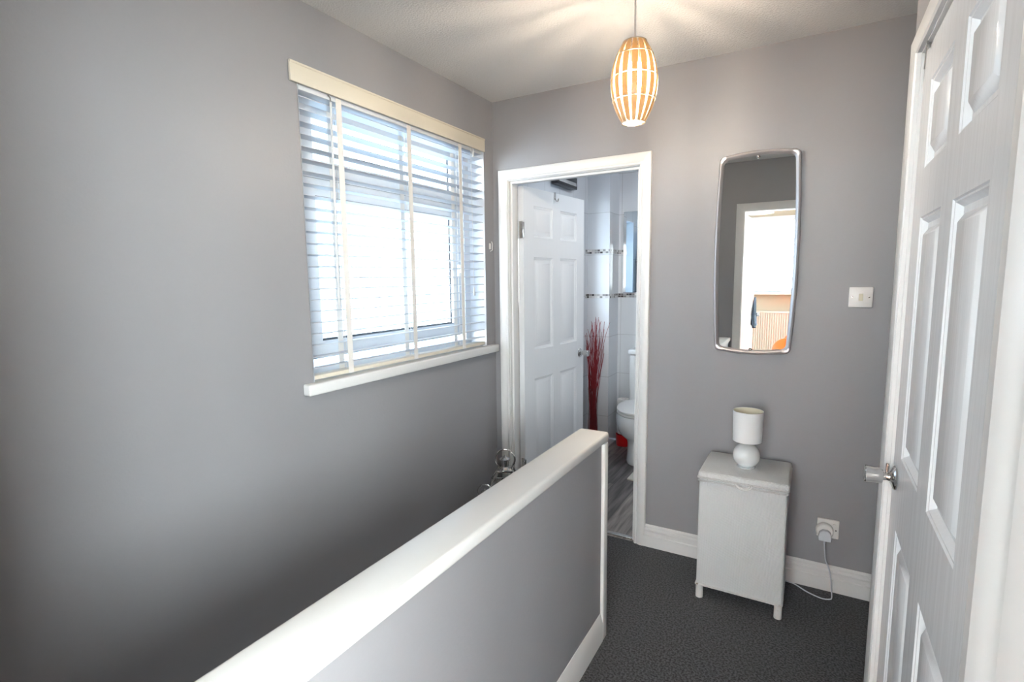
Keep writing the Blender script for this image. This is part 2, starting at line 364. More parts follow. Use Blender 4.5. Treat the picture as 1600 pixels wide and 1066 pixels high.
struct('wall_right', MB().cells([(.205, .305, -.07, 1.85, 0, H), (.305, 1.4, 1.75, 1.85, 0, H)], [(.205, .305, .735, 1.71, 0, 2.005)]), M_wall, 'grey wall above and around the panelled door at the right', 'wall')
struct('wall_end', MB().cells([(1.4, 1.5, -.07, D+.1, -.2, H)]), M_wall, 'end wall of the landing around the corner to the right', 'wall')
struct('ceiling', MB().cells([(-1.92, 1.5, -.07, D+.1, H, H+.1)]), M_ceil, 'white textured ceiling over the landing', 'ceiling')
struct('ceiling', MB().cells([(-1.92, .4, D+.1, BY+.1, H, H+.1)]), M_ceil, 'bathroom ceiling above the open door', 'ceiling')
# bathroom shell
struct('wall_back_bathroom', MB().cells([(XL, .3, BY, BY+.1, 0, H)]), M_tile, 'white tiled bathroom wall behind the toilet', 'wall')
struct('wall_boxing_bathroom', MB().cells([(XL, -1.465, 4.15, BY, 0, H)]), M_tile, 'white tiled corner boxing beside the toilet', 'wall')
struct('wall_right_bathroom', MB().cells([(.3, .4, D+.1, BY+.1, 0, H)]), M_tile, 'tiled bathroom wall hidden behind the mirror wall', 'wall')
for z in (1.655, 1.285):
    m = MB()
    m.cells([(XL, -1.461, 4.146, BY, z-.0175, z+.0175), (-1.465, .3, BY-.004, BY, z-.0175, z+.0175), (XL, XL+.004, 4.10, 4.15, z-.0175, z+.0175)])
    struct('trim_%d' % (1 if z > 1.5 else 2), m, M_mos, ('upper' if z > 1.5 else 'lower')+' dark and pale mosaic border strip on the bathroom tiles', 'trim')
# room behind (seen in the mirror)
struct('wall_back_room', MB().cells([(-2.3, 1.5, -3.3, -3.2, 0, H)], [(-1.25, 1.3, -3.3, -3.2, 1.16, 2.24)]), M_beige, 'beige wall under the bright window in the mirror', 'wall')
struct('wall_left_room', MB().cells([(-2.3, -2.2, -3.2, -.07, 0, H)]), M_beige, 'beige side wall of the room behind the camera', 'wall')
struct('wall_right_room', MB().cells([(1.4, 1.5, -3.2, -.07, 0, H)], [(1.4, 1.5, -3.0, -.57, .95, 2.24)]), M_beige, 'opposite beige side wall of the room behind the camera', 'wall')
struct('wall_near_room', MB().cells([(-2.2, -1.657, -.07, .03, 0, H), (-1.657, .205, -.075, -.07, 0, H), (.205, 1.4, -.075, .03, 0, H)], [(-.605, .205, -.075, -.07, 0, 2.03)]), M_beige, 'beige inner face of the wall around the doorway', 'wall')
struct('ceiling', MB().cells([(-2.3, 1.5, -3.3, -.07, H, H+.1)]), M_ceil, 'ceiling of the room behind the camera', 'ceiling')
# stairwell
m = MB()
for i in range(8):
    zt = -.21*(i+1); y1 = Y_TOP-.22*i
    m.box(XL, -.76, y1-.245, y1, zt-.25, zt, .008)
struct('stairs', m, M_carpet, 'carpeted stairs going down behind the half wall', 'stairs')
struct('wall_stairwell', MB().cells([(-.76, -.67, -.07, Y_TOP+.2, Z0, -.2), (XL, -.67, Y_TOP, Y_TOP+.1, Z0, -.2), (XL, -.67, -.07, Y_TOP+.1, Z0-.05, Z0)]), M_wall, 'lower walls of the stairwell behind the half wall', 'wall')
# half wall
HWR, HWL, HWE, HWT = -.658, -.779, 1.882, .848
struct('wall_half', MB().cells([(-.765, -.672, .03, HWE-.02, -.05, HWT-.03)]), M_wall, 'grey painted half wall guarding the stairs', 'wall')
struct('trim_3', MB().box(HWL, HWR, .03, HWE, HWT-.038, HWT, .010, 3), M_gloss, 'wide white gloss cap along the top of the half wall', 'trim', smooth=True)
m = MB(); m.box(HWL+.004, HWR, HWE-.045, HWE-.004, 0, HWT-.038, .006)
struct('trim_4', m, M_gloss, 'white end post at the end of the half wall', 'trim', smooth=True)
# baseboards
BBP = [(0, 0), (.018, 0), (.018, .062), (.013, .067), (.013, .085), (.016, .088), (.016, .096), (.010, .102), (.010, .112), (.004, .119), (0, .12)]
m = MB(); m.profile(BBP, (-.735, D, 0), (1.4, D, 0), out=(0, -1, 0)); struct('baseboard_far', m, M_trim, 'white moulded skirting board along the grey mirror wall', 'baseboard', smooth=True)
m = MB(); m.profile([(0, 0), (.012, 0), (.012, .075), (.001, .115), (0, .115)], (-.672, .03, 0), (-.672, HWE-.045, 0), out=(1, 0, 0)); struct('baseboard_half_wall', m, M_trim, 'white bevelled skirting along the foot of the half wall', 'baseboard', smooth=True)
m = MB(); m.profile(BBP, (XL, Y_TOP, 0), (XL, D, 0), out=(1, 0, 0)); struct('baseboard_left', m, M_trim, 'white skirting by the lanterns under the window wall', 'baseboard', smooth=True)
m = MB(); m.profile(BBP, (.305, 1.85, 0), (1.4, 1.85, 0), out=(0, 1, 0)); struct('baseboard_right', m, M_trim, 'white skirting around the corner behind the panelled door', 'baseboard', smooth=True)

# ---- architraves
def architrave(mb, x0, x1, zt, y, side, w=.062):
    """frame around an opening in a wall facing side*Y; inner edges x0,x1, head zt"""
    P = [(0, 0), (.010, 0), (.014, .004), (.014, .010), (.011, .014), (.015, .020), (.019, .030), (.020, w-.012), (.016, w-.003), (.010, w), (0, w)]
    out = (0, side, 0)
    mb.profile(P, (x0, y, 0), (x0, y, zt), up=(-1, 0, 0), out=out, ext1=1)
    mb.profile(P, (x1, y, 0), (x1, y, zt), up=(1, 0, 0), out=out, ext1=1)
    mb.profile(P, (x0, y, zt), (x1, y, zt), up=(0, 0, 1), out=out, ext0=-1, ext1=1)
def six_panel(mb, W, Hh, T, cols, rows, d=.010):
    """moulded panel leaf: x 0..W, y 0..T (front y=0), z 0..Hh"""
    xs = [0]+[c for cc in cols for c in cc]+[W]; zs = [0]+[r for rw in rows for r in rw]+[Hh]
    pc = {(1+2*i, 1+2*j) for i in range(len(cols)) for j in range(len(rows))}
    for face in (0, 1):
        Y = 0 if face == 0 else T; sg = 1 if face == 0 else -1
        for i in range(len(xs)-1):
            for j in range(len(zs)-1):
                x0, x1, z0, z1 = xs[i], xs[i+1], zs[j], zs[j+1]
                def ring(ins, dep): return [mb.bm.verts.new((x, Y+sg*dep, z)) for x, z in ((x0+ins, z0+ins), (x1-ins, z0+ins), (x1-ins, z1-ins), (x0+ins, z1-ins))]
                def q(a, b):
                    for k in range(4): l = (k+1) % 4; mb.bm.faces.new((a[k], a[l], b[l], b[k]))
                if (i, j) in pc:
                    rs = [ring(0, 0), ring(.003, .003), ring(.006, .0035), ring(.015, d), ring(.027, d), ring(.043, .002), ring(.045, .0012)]
                    for a, b in zip(rs, rs[1:]): q(a, b)
                    mb.bm.faces.new(rs[-1])
                else: mb.bm.faces.new(ring(0, 0))
    for x in (0, W):
        mb.bm.faces.new([mb.bm.verts.new(p) for p in ((x, 0, 0), (x, T, 0), (x, T, Hh), (x, 0, Hh))])
    for z in (0, Hh):
        mb.bm.faces.new([mb.bm.verts.new(p) for p in ((0, 0, z), (W, 0, z), (W, T, z), (0, T, z))])
    bmesh.ops.remove_doubles(mb.bm, verts=list(mb.bm.verts), dist=1e-5)
def knob(parent, x, y, z, d, pin=False):
    """chrome knob; axis d (+1/-1) along y in leaf space"""
    p = [(0, 0), (.030, 0), (.032, .003), (.030, .006), (.020, .010), (.012, .014), (.0105, .022), (.011, .027), (.018, .029), (.020, .033), (.0205, .045), (.0225, .060), (.0235, .066), (.022, .068), (.018, .0665), (0, .064)]
    k = obj('door_knob', MB().lathe(p, (x, y, z), (0, d, 0), 32), M_chrome, parent)
    k['label'] = 'polished chrome knob'
    if pin:
        pm = MB(); pm.tube([(x-.002, y+d*.020, z+.004), (x-.003, y+d*.020, z+.034)], .0032, 10)
        obj('latch_pin', pm, M_steel, k)

# ---- door_1 : bathroom doorway in the far wall
OX0, OX1, OZ = -1.552, -.788, 1.995
d1 = sempty('door_1', 'white six-panel bathroom door standing open inside its white frame', 'door', (-1.17, D, 0))
m = MB(); m.cells([(OX0-.03, OX1+.03, D-.001, D+.101, 0, OZ+.03)], [(OX0, OX1, D-.001, D+.101, 0, OZ)])
m.cells([(OX0, OX1, D+.018, D+.058, 0, OZ)], [(OX0+.012, OX1-.012, D+.018, D+.058, 0, OZ-.012)])
architrave(m, OX0-.004, OX1+.004, OZ+.004, D, -1, .060)
architrave(m, OX0-.004, OX1+.004, OZ+.004, D+.1, 1, .060)
obj('door_frame', m, M_trim, d1)
obj('threshold_strip', MB().box(OX0, OX1, D+.02, D+.05, 0, .005, .002), M_steel, d1)
leaf = bpy.data.objects.new('door_leaf', None)
m = MB(); LW, LH, LT = .755, 1.975, .038
six_panel(m, LW, LH, LT, [(.11, .335), (.425, .65)], [(.20, .80), (.985, 1.56), (1.68, 1.87)])
d1_leaf = obj('door_leaf', m, M_door, None)
d1_leaf.data.transform(Matrix.Translation(BASE[d1_leaf])); BASE[d1_leaf] = Vector((0, 0, 0))
knob(d1_leaf, .70, 0, .895, -1); knob(d1_leaf, .70, LT, .895, 1)
for z in (.26, 1.72):
    h = MB(); h.tube([(-.004, -.003, z-.045), (-.004, -.003, z+.045)], .006, 12); h.box(-.0035, 0, -.001, .028, z-.05, z+.05); h.box(-.014, -.004, -.004, -.001, z-.05, z+.05, .001)
    for dz in (-.03, 0, .03): h.lathe([(0, .0015), (.003, .001), (.0035, 0)], (-.0036, .016, z+dz), (-1, 0, 0), 10)
    obj('hinge', h, M_chrome, d1_leaf)
d1_leaf.parent = d1
d1_leaf.matrix_world = Matrix.Translation((-1.514, 2.7705, .008)) @ Matrix.Rotation(R(84), 4, 'Z')
d1_leaf.location = Vector((-1.514, 2.7705, .008))-Vector((-1.17, D, 0))

# ---- door_2 : closed door in the right wall
DX = .209
d2 = sempty('door_2', 'white six-panel door filling the right edge of the view', 'door', (.205, 1.28, 0))
m = MB(); m.cells([(.202, .306, .735, 1.71, 0, 2.005)], [(.202, .306, .885, 1.682, 0, 1.978)])
# flat face of this architrave stands toward -X with a sloping outer edge
P2 = [(0, 0), (.012, 0), (.016, .005), (.016, .020), (.018, .028), (.018, .072), (.010, .098), (0, .104)]
yo0, yo1, zt = .765, 1.686, 1.982
P4 = [(0, 0), (.023, 0), (.026, .003), (.0245, .010), (.016, .050), (.014, .053), (.004, .100), (0, .104)]
m.profile(P4, (.205, yo0, 0), (.205, yo0, zt), up=(0, -1, 0), out=(-1, 0, 0), ext1=.62)
m.profile(P2, (.205, yo1, 0), (.205, yo1, zt), up=(0, 1, 0), out=(-1, 0, 0), ext1=.62)
P3 = [(a, b*.62) for a, b in P2]
m.profile(P3, (.205, yo0, zt), (.205, yo1, zt), up=(0, 0, 1), out=(-1, 0, 0), ext0=-1/.62, ext1=1/.62)
obj('door_frame', m, M_trim, d2)
m = MB(); W2 = .792
six_panel(m, W2, 1.962, .035, [(.112, .345), (.448, .680)], [(.20, .785), (.972, 1.562), (1.675, 1.872)], .014)
lf = obj('door_leaf', m, M_door, None); lf.data.transform(Matrix.Translation(BASE[lf])); BASE[lf] = Vector((0, 0, 0))
knob(lf, .058, 0, .905, -1, pin=True)
lf.parent = d2; lf.rotation_euler = (0, 0, -PI/2); lf.location = Vector((DX, 1.680, .010))-Vector((.205, 1.28, 0))
tm = MB(); tm.profile([(0, 0), (.026, 0), (.028, .004), (.004, .16), (0, .165)], (.205, .659, 0), (.205, .659, 2.05), up=(0, -1, 0), out=(-1, 0, 0))
struct('trim_5', tm, M_trim, 'white casing board beside the right-hand door frame at the edge of the view', 'trim', smooth=True)
hk = MB(); hk.tube([(DX+.006, 1.612, 1.945), (DX-.002, 1.612, 1.981), (DX-.006, 1.606, 1.978), (DX-.009, 1.600, 1.945), (DX-.010, 1.597, 1.915)], .0022, 8)
hk.tube([(DX-.007, 1.604, 1.968), (DX-.010, 1.585, 1.972), (DX-.010, 1.575, 1.958)], .0018, 8)
tag(obj('wire_hook', hk, M_chrome), 'small bent wire hook over the top of the right-hand door', 'hook')
# over-door hook on bathroom door
m = MB(); hc = Matrix.Translation((-1.514, 2.7705, .008)) @ Matrix.Rotation(R(84), 4, 'Z')
for a in ((.35, .37, -.003, 0, 1.935, 1.978), (.35, .37, -.003, LT+.003, 1.975, 1.978), (.35, .37, LT, LT+.003, 1.90, 1.978)): m.box(*a)
m.tube([(.36, -.003, 1.94), (.36, -.010, 1.925), (.36, -.022, 1.922), (.36, -.028, 1.938)], .003, 8)
m.bm.transform(hc)
tag(obj('over_door_hook', m, M_steel), 'small metal hook hanging over the top of the bathroom door', 'hook')

# ---- door_3 : doorway behind the camera, leaf folded back into the room
BX0, BX1 = -.575, .175
d3 = sempty('door_3', 'white door frame and open door reflected in the wall mirror', 'door', (-.2, -.02, 0))
m = MB(); m.cells([(BX0-.03, BX1+.03, -.076, .031, 0, 2.03)], [(BX0, BX1, -.076, .031, 0, 2.0)])
P = [(0, 0), (.012, 0), (.014, .006), (.014, .060), (.010, .068), (0, .07)]
m.profile(P, (BX0-.004, .03, 0), (BX0-.004, .03, 2.004), up=(-1, 0, 0), out=(0, 1, 0), ext1=1)
m.profile([(a, b*.35) for a, b in P], (BX1+.004, .03, 0), (BX1+.004, .03, 2.004), up=(1, 0, 0), out=(0, 1, 0), ext1=1)
m.profile(P, (BX0-.004, .03, 2.004), (BX1+.004, .03, 2.004), out=(0, 1, 0), ext0=-1, ext1=.35)
obj('door_frame', m, M_trim, d3)
m = MB(); six_panel(m, .745, 1.975, .036, [(.11, .33), (.42, .64)], [(.20, .80), (.985, 1.56), (1.68, 1.87)])
lf3 = obj('door_leaf', m, M_door, None); lf3.data.transform(Matrix.Translation(BASE[lf3])); BASE[lf3] = Vector((0, 0, 0))
knob(lf3, .69, .036, 1.0, 1); knob(lf3, .69, 0, 1.0, -1)
lf3.parent = d3; lf3.rotation_euler = (0, 0, R(-88)); lf3.location = Vector((-.612, -.085, .008))-Vector((-.2, -.02, 0))

# ================================================================== WINDOWS
def window_x(name, label, y0, y1, z0, z1, xi, glass_up, glass_lo, handle=True):
    """outward = -X. xi: inner face of frame"""
    w = sempty(name, label, 'window', (xi, (y0+y1)/2, z0))
    xo = xi-.07
    m = MB(); m.cells([(xo, xi, y0, y1, z0, z1)], [(xo, xi, y0+.055, y1-.055, z0+.05, z1-.05)])
    obj('window_frame', m, M_upvc, w)
    zt = glass_lo[3]+.085 if glass_up else None
    def sash(g, x_in):
        gy0, gy1, gz0, gz1 = g; s = .075
        m = MB(); m.cells([(x_in-.05, x_in, gy0-s, gy1+s, gz0-s*.95, gz1+s*.8)], [(x_in-.05, x_in, gy0, gy1, gz0, gz1)])
        fr = obj('sash', m, M_upvc, w)
        m = MB(); e = .005
        m.cells([(x_in-.040, x_in-.0295, gy0-.001, gy1+.001, gz0-.001, gz1+.001)], [(x_in-.040, x_in-.0295, gy0+e, gy1-e, gz0+e, gz1-e)])
        m.cells([(x_in-.014, x_in-.004, gy0-.001, gy1+.001, gz0-.001, gz1+.001)], [(x_in-.014, x_in-.004, gy0+.002, gy1-.002, gz0+.002, gz1-.002)])
        obj('gasket', m, M_gasket, fr)
        return fr
    fr = sash(glass_lo, xi+.008)
    obj('pane', MB().box(xi-.030, xi-.026, glass_lo[0], glass_lo[1], glass_lo[2], glass_lo[3]), M_frost, fr)
    if handle:
        hy = glass_lo[1]+.035; hz = (glass_lo[2]+glass_lo[3])/2
        h = MB(); h.box(xi+.006, xi+.022, hy-.014, hy+.014, hz-.035, hz+.035, .005); h.box(xi+.020, xi+.040, hy-.010, hy+.010, hz-.012, hz+.010, .004)
        h.box(xi+.034, xi+.046, hy-.010, hy+.010, hz-.012, hz+.105, .005)
        obj('window_handle', h, M_plastic, fr)
    if glass_up:
        fu = sash(glass_up, xi+.008)
        obj('pane', MB().box(xi-.030, xi-.026, glass_up[0], glass_up[1], glass_up[2], glass_up[3]), M_gl, fu)
        m = MB().box(xo, xi, y0+.05, y1-.05, glass_lo[3]+.04, glass_up[2]-.04, .002)
        obj('transom', m, M_upvc, w)
    return w
w1 = window_x('window_1', 'white framed window behind the open venetian blind', 1.335, 2.57, 1.035, 2.19, -1.765, (1.47, 2.405, 1.922, 2.10), (1.47, 2.405, 1.192, 1.782))
m = MB(); m.box(-1.765, XL, 1.337, 2.568, 1.012, 1.046, .002)
m.box(XL-.005, -1.622, 1.285, 2.655, 1.006, 1.050, .006, 3)
sill = obj('window_sill', m, M_trim, w1)
m = MB(); m.cells([(-1.765, XL, 1.333, 2.572, 1.040, 2.192)], [(-1.766, XL+.001, 1.337, 2.568, 1.0, 2.188)])
obj('reveal_lining', m, M_upvc, w1)
w2 = window_x('window_2', 'small bright bathroom window behind the open door', 3.32, 3.96, 1.10, 2.0, -1.80, None, (3.40, 3.88, 1.18, 1.92), False)
m = MB(); m.cells([(-1.80, XL+.002, 3.315, 3.965, 1.095, 2.005)], [(-1.81, XL+.01, 3.321, 3.959, 1.101, 1.999)]); obj('reveal_lining', m, M_upvc, w2)
w3 = sempty('window_3', 'bright window with white sill reflected in the mirror', 'window', (-.3, -3.2, 1.16))
m = MB(); m.cells([(-1.25, 1.3, -3.28, -3.22, 1.16, 2.24)], [(-1.19, -.28, -3.28, -3.22, 1.22, 1.86), (-1.19, -.28, -3.28, -3.22, 1.93, 2.18), (-.21, .50, -3.28, -3.22, 1.22, 2.18), (.57, 1.24, -3.28, -3.22, 1.22, 2.18)])
obj('window_frame', m, M_upvc, w3)
m = MB().box(-1.19, 1.24, -3.256, -3.252, 1.22, 2.18); obj('pane', m, M_gl, w3)
obj('window_sill', MB().box(-1.30, 1.35, -3.22, -3.10, 1.125, 1.16, .006), M_trim, w3)

w4 = sempty('added_window_4', 'added unseen side window that lights the landing from the room behind the camera', 'window', (1.45, -1.85, .95))  # unseen opening, added so daylight reaches the left wall and half wall
m = MB(); m.cells([(1.42, 1.48, -3.0, -.57, .95, 2.24)], [(1.42, 1.48, -2.94, -1.94, 1.01, 2.18), (1.42, 1.48, -1.87, -.63, 1.01, 2.18)])
obj('window_frame', m, M_upvc, w4)
obj('pane', MB().box(1.448, 1.452, -2.94, -.63, 1.01, 2.18), M_gl, w4)

w5 = sempty('added_window_5', 'added unseen pane in the stairwell that brightens the lower left wall', 'window', (-1.2, -.02, -1.25))  # unseen opening, added to send light up the stairwell
m = MB(); m.cells([(-1.40, -1.0, -.05, .0, -1.25, -.75)], [(-1.37, -1.03, -.05, .0, -1.22, -.78)])
obj('window_frame', m, M_upvc, w5)
obj('pane', MB().box(-1.37, -1.03, -.027, -.023, -1.22, -.78), M_frost, w5)

# ================================================================== VENETIAN BLIND
vb = thing('venetian_blind', 'white slatted venetian blind with cream pelmet hanging in the window', 'blind', (-1.69, 1.95, 1.06))
XF, XB = -1.664, -1.714
m = MB(); m.box(-1.656, -1.644, 1.298, 2.566, 2.150, 2.222, .003, 2); m.box(-1.645, -1.642, 1.298, 2.566, 2.212, 2.219, .001)
p = obj('pelmet', m, M_cream, vb); p['label'] = 'cream wooden pelmet'
obj('headrail', MB().box(-1.715, -1.664, 1.345, 2.56, 2.135, 2.182, .002), M_slat, vb)
m = MB(); pitch_s = .0440; zs = 1.098; k = 0; ZS = []
while zs < 2.13:
    # thin slightly bowed slat
    n = 4; prof = []
    tilt = .055
    for i in range(n+1):
        a = i/n; prof.append((XB+(XF-XB)*a, zs+.0022*(1-(2*a-1)**2)+(a-.5)*.05*tilt))
    for (xa, za), (xb, zb) in zip(prof, prof[1:]):
        y0, y1 = 1.343, 2.562
        A = [m.bm.verts.new(v) for v in ((xa, y0, za), (xb, y0, zb), (xb, y1, zb), (xa, y1, za))]
        B = [m.bm.verts.new(v) for v in ((xa, y0, za+.0028), (xb, y0, zb+.0028), (xb, y1, zb+.0028), (xa, y1, za+.0028))]
        m.bm.faces.new(A[::-1]); m.bm.faces.new(B); m.bm.faces.new((A[0], A[1], B[1], B[0])); m.bm.faces.new((A[2], A[3], B[3], B[2]))
        if xa == XB: m.bm.faces.new((A[3], A[0], B[0], B[3]))
        if abs(xb-XF) < 1e-6: m.bm.faces.new((A[1], A[2], B[2], B[1]))
    ZS.append(zs); zs += pitch_s
obj('slats', m, M_slat, vb)
rail = obj('bottom_rail', MB().box(XB, XF, 1.343, 2.562, 1.056, 1.073, .003), M_cream, vb); rail['label'] = 'cream bottom rail'
for y in (1.528, 1.942, 2.347):
    for x in (XF+.002, XB-.002):
        m = MB(); m.box(x-.0006, x+.0006, y-.014, y+.014, 1.056, 2.15)
        obj('ladder_tape', m, M_tape, vb)
    m = MB(); m.tube([(-1.69, y, 1.06), (-1.69, y, 2.14)], .0012, 6); obj('lift_cord', m, M_tape, vb)
m = MB(); m.tube([(XF+.010, 1.482, 2.125), (XF+.014, 1.470, 1.335)], .0045, 8); wand = obj('tilt_wand', m, M_plastic, vb)
m = MB(); m.tube([(XF+.002, 1.478, 2.150), (XF+.010, 1.480, 2.140), (XF+.010, 1.482, 2.118)], .0030, 8); obj('wand_hook', m, M_chrome, wand)
for (yy, zz) in ((2.461, 2.128), (2.446, 1.372)):
    m = MB(); m.tube([(XF+.008, yy, zz+.02), (XF+.004, yy, 2.15)], .0012, 6)
    c_ = obj('pull_cord', m, M_tape, vb)
    m = MB(); m.lathe([(0, -.024), (.006, -.024), (.0065, -.018), (.0055, .012), (.003, .022), (0, .024)], (XF+.008, yy, zz), (0, 0, 1), 16)
    obj('cord_tassel', m, M_plastic, c_)
# cleat on the wall near the corner
m = MB(); m.tube([(XL+.004, 2.618, 1.600), (XL+.018, 2.618, 1.606), (XL+.020, 2.618, 1.640), (XL+.014, 2.618, 1.655)], .003, 8); m.box(XL, XL+.006, 2.610, 2.626, 1.612, 1.646, .002)
tag(obj('cord_cleat', m, M_plastic), 'small white cord cleat on the wall between window and doorway', 'cleat')

# ================================================================== PENDANT LIGHT
PX, PY = -.587, 1.90; PZ0, PZ1 = 1.986, 2.258
pl = thing('pendant_light', 'lit barrel-shaped pendant light of amber strips hanging from the ceiling', 'light', (PX, PY, H))
obj('ceiling_rose', MB().lathe([(0, 0), (.044, 0), (.045, -.004), (.036, -.014), (.012, -.018), (.009, -.026), (0, -.026)], (PX, PY, H), n=32), M_plastic, pl)
obj('cord', MB().tube([(PX, PY, H-.03), (PX, PY, PZ1-.015)], .0028, 8), M_plastic, pl)
obj('lamp_holder', MB().lathe([(0, .0), (.010, 0), (.016, -.010), (.018, -.045), (.018, -.062), (0, -.062)], (PX, PY, PZ1-.008), n=24), M_plastic, pl)
obj('light_baffle', MB().lathe([(0, 0), (.033, 0), (.033, -.002), (0, -.002)], (PX, PY, PZ1-.010), n=32), M_steel, pl)  # added disc, stops bulb light from spilling onto the ceiling
obj('bulb', MB().lathe([(0, -.118), (.012, -.115), (.024, -.104), (.030, -.086), (.029, -.068), (.020, -.048), (.014, -.036), (.013, -.020), (0, -.020)], (PX, PY, PZ1-.048), n=24), M_bulb, pl)
zc = (PZ0+PZ1)/2; hh = (PZ1-PZ0)/2
def rad(z): 
    t = (z-zc)/hh
    return .040+(.0815-.040)*max(0, 1-abs(t)**2.1)
m = MB(); NS = 15; bands = [PZ0, PZ0+.076, PZ0+.152, PZ0+.226, PZ1]
for b in range(4):
    za, zb = bands[b]+.002, bands[b+1]-.002
    for i in range(NS):
        a0 = 2*PI*i/NS; wd = None
        g = []
        for s in range(6):
            z = za+(zb-za)*s/5; r_ = rad(z); wd = min(2*PI/NS*.37, .0108/r_)
            g.append([m.bm.verts.new((PX+rq*math.cos(a0+s2*wd), PY+rq*math.sin(a0+s2*wd), z)) for rq, s2 in ((r_, -1), (r_, 0), (r_, 1), (r_-.0018, 1), (r_-.0018, 0), (r_-.0018, -1))])
        for A, B in zip(g, g[1:]):
            for k in range(6): l = (k+1) % 6; m.bm.faces.new((A[k], A[l], B[l], B[k]))
        m.bm.faces.new(g[0][::-1]); m.bm.faces.new(g[-1])
shade = obj('shade', m, M_stave, pl); shade['label'] = 'barrel of translucent amber strips'
M_wire = mat('silvered_wire', (.55, .48, .38), .3, metal=1)
for z in bands:
    r_ = rad(z)+.0005; m = MB(); m.tube([(PX+r_*math.cos(2*PI*i/40), PY+r_*math.sin(2*PI*i/40), z) for i in range(40)], .0016, 6, closed=True)
    obj('ring', m, M_wire, shade)
m = MB()
for i in range(NS):
    a0 = 2*PI*(i+.5)/NS
    m.tube([(PX+rad(z)*math.cos(a0), PY+rad(z)*math.sin(a0), z) for z in [PZ0+(PZ1-PZ0)*s/12 for s in range(13)]], .0009, 5)
for i in range(3):
    a0 = 2*PI*i/3; m.tube([(PX+.017*math.cos(a0), PY+.017*math.sin(a0), PZ1-.03), (PX+.037*math.cos(a0), PY+.037*math.sin(a0), PZ1)], .0012, 6)
obj('wire_cage', m, M_wire, shade)

# ================================================================== WALL MIRROR
wm = thing('wall_mirror', 'tall rounded wall mirror in a silver frame above the white box', 'mirror', (-.24, D-.012, 1.07))
cx, cz = -.2405, 1.5325; TL = R(.2)
def mshape(inset):
    top, bot = .463-inset, .457-inset; out = []
    hwT_, hwM, hwB = .163-inset, .176-inset, .160-inset
    pts = []
    N = 14
    # right side from bottom to top, bulging; then top arc; left side; bottom arc
    def side(t): # t -1..1
        return hwM-(hwM-(hwT_ if t > 0 else hwB))*abs(t)**2
    rc = .030
    for i in range(N+1):
        t = -1+2*i/N; t *= .93; pts.append((side(t), t*(top if t > 0 else bot)))
    # rounded top right corner then top
    xs_, zt_ = pts[-1]
    for i in range(1, 6): a = PI/2*i/6; pts.append((xs_-rc*(1-math.cos(a)), zt_+(top-.008-zt_)*math.sin(a)))
    for i in range(0, 9): u = 1-2*i/8; pts.append((u*(xs_-rc), top-.010*abs(u)**2))
    for i in range(5, 0, -1): a = PI/2*i/6; pts.append((-(xs_-rc*(1-math.cos(a))), zt_+(top-.008-zt_)*math.sin(a)))
    for i in range(N+1):
        t = 1-2*i/N; t *= .93; pts.append((-side(t), t*(top if t > 0 else bot)))
    xs_, zb_ = pts[-1][0], pts[-1][1]
    for i in range(1, 6): a = PI/2*i/6; pts.append((xs_+rc*(1-math.cos(a)), zb_-(bot-.008+zb_)*math.sin(a)))
    for i in range(0, 9): u = -1+2*i/8; pts.append((u*(-xs_-rc), -(bot-.010*abs(u)**2)))
    for i in range(5, 0, -1): a = PI/2*i/6; pts.append((-(xs_+rc*(1-math.cos(a))), zb_-(bot-.008+zb_)*math.sin(a)))
    return pts
mt = Matrix.Translation((cx, D-.018, cz)) @ Matrix.Rotation(TL, 4, 'X')
m = MB(); rings = []
for ins, y in ((.0, .010), (.0, -.006), (.003, -.012), (.009, -.014), (.015, -.011), (.020, -.003), (.020, .010)):
    rings.append([m.bm.verts.new(mt @ Vector((x, y, z))) for x, z in mshape(ins)])
for A, B in list(zip(rings, rings[1:]))+[(rings[-1], rings[0])]:
    n = len(A)
    for k in range(n): l = (k+1) % n; m.bm.faces.new((A[k], A[l], B[l], B[k]))
obj('frame', m, M_silver, wm)
m = MB(); f_ = m.bm.faces.new([m.bm.verts.new(mt @ Vector((x, -.002, z))) for x, z in mshape(.0195)]); bb = [m.bm.verts.new(mt @ Vector((x, .004, z))) for x, z in mshape(.0195)]
fv = list(f_.verts); m.bm.faces.new(bb[::-1])
for k in range(len(bb)): l = (k+1) % len(bb); m.bm.faces.new((fv[k], fv[l], bb[l], bb[k]))
obj('mirror_glass', m, M_mirror, wm, smooth=False)
for z in (1.970, 1.097):
    m = MB(); m.lathe([(.008, 0), (.008, .002), (.006, .005), (.002, .0065), (0, .007)], (cx-.004, D-.021+(-(z-cz)*math.sin(TL)), z), (0, -1, 0), 20)
    obj('fixing_screw', m, M_chrome, wm)

# ================================================================== SWITCH AND SOCKET
ls = thing('light_switch', 'white light switch with ivory rocker on the grey wall by the door', 'switch', (.174, D, 1.344))
obj('faceplate', MB().box(.131, .217, D-.009, D, 1.301, 1.387, .003), M_plastic, ls)
m = MB(); m.box(.167, .182, D-.014, D-.008, 1.329, 1.359, .002); rk = obj('rocker', m, M_ivory, ls); rk['label'] = 'ivory rocker'
for x in (.144, .204):
    obj('screw', MB().lathe([(0, .0012), (.003, .001), (.0035, 0)], (x, D-.009, 1.344), (0, -1, 0), 12), M_steel, ls)
ws = thing('wall_socket', 'white wall socket low on the grey wall with a plug in it', 'socket', (.11, D, .29))
obj('faceplate', MB().box(.066, .152, D-.010, D, .252, .338, .003), M_plastic, ws)
obj('rocker', MB().box(.127, .139, D-.014, D-.009, .300, .322, .002), M_plastic, ws)
obj('indicator', MB().lathe([(0, .001), (.003, .001), (.003, 0)], (.140, D-.010, .292), (0, -1, 0), 12), M_dark, ws)
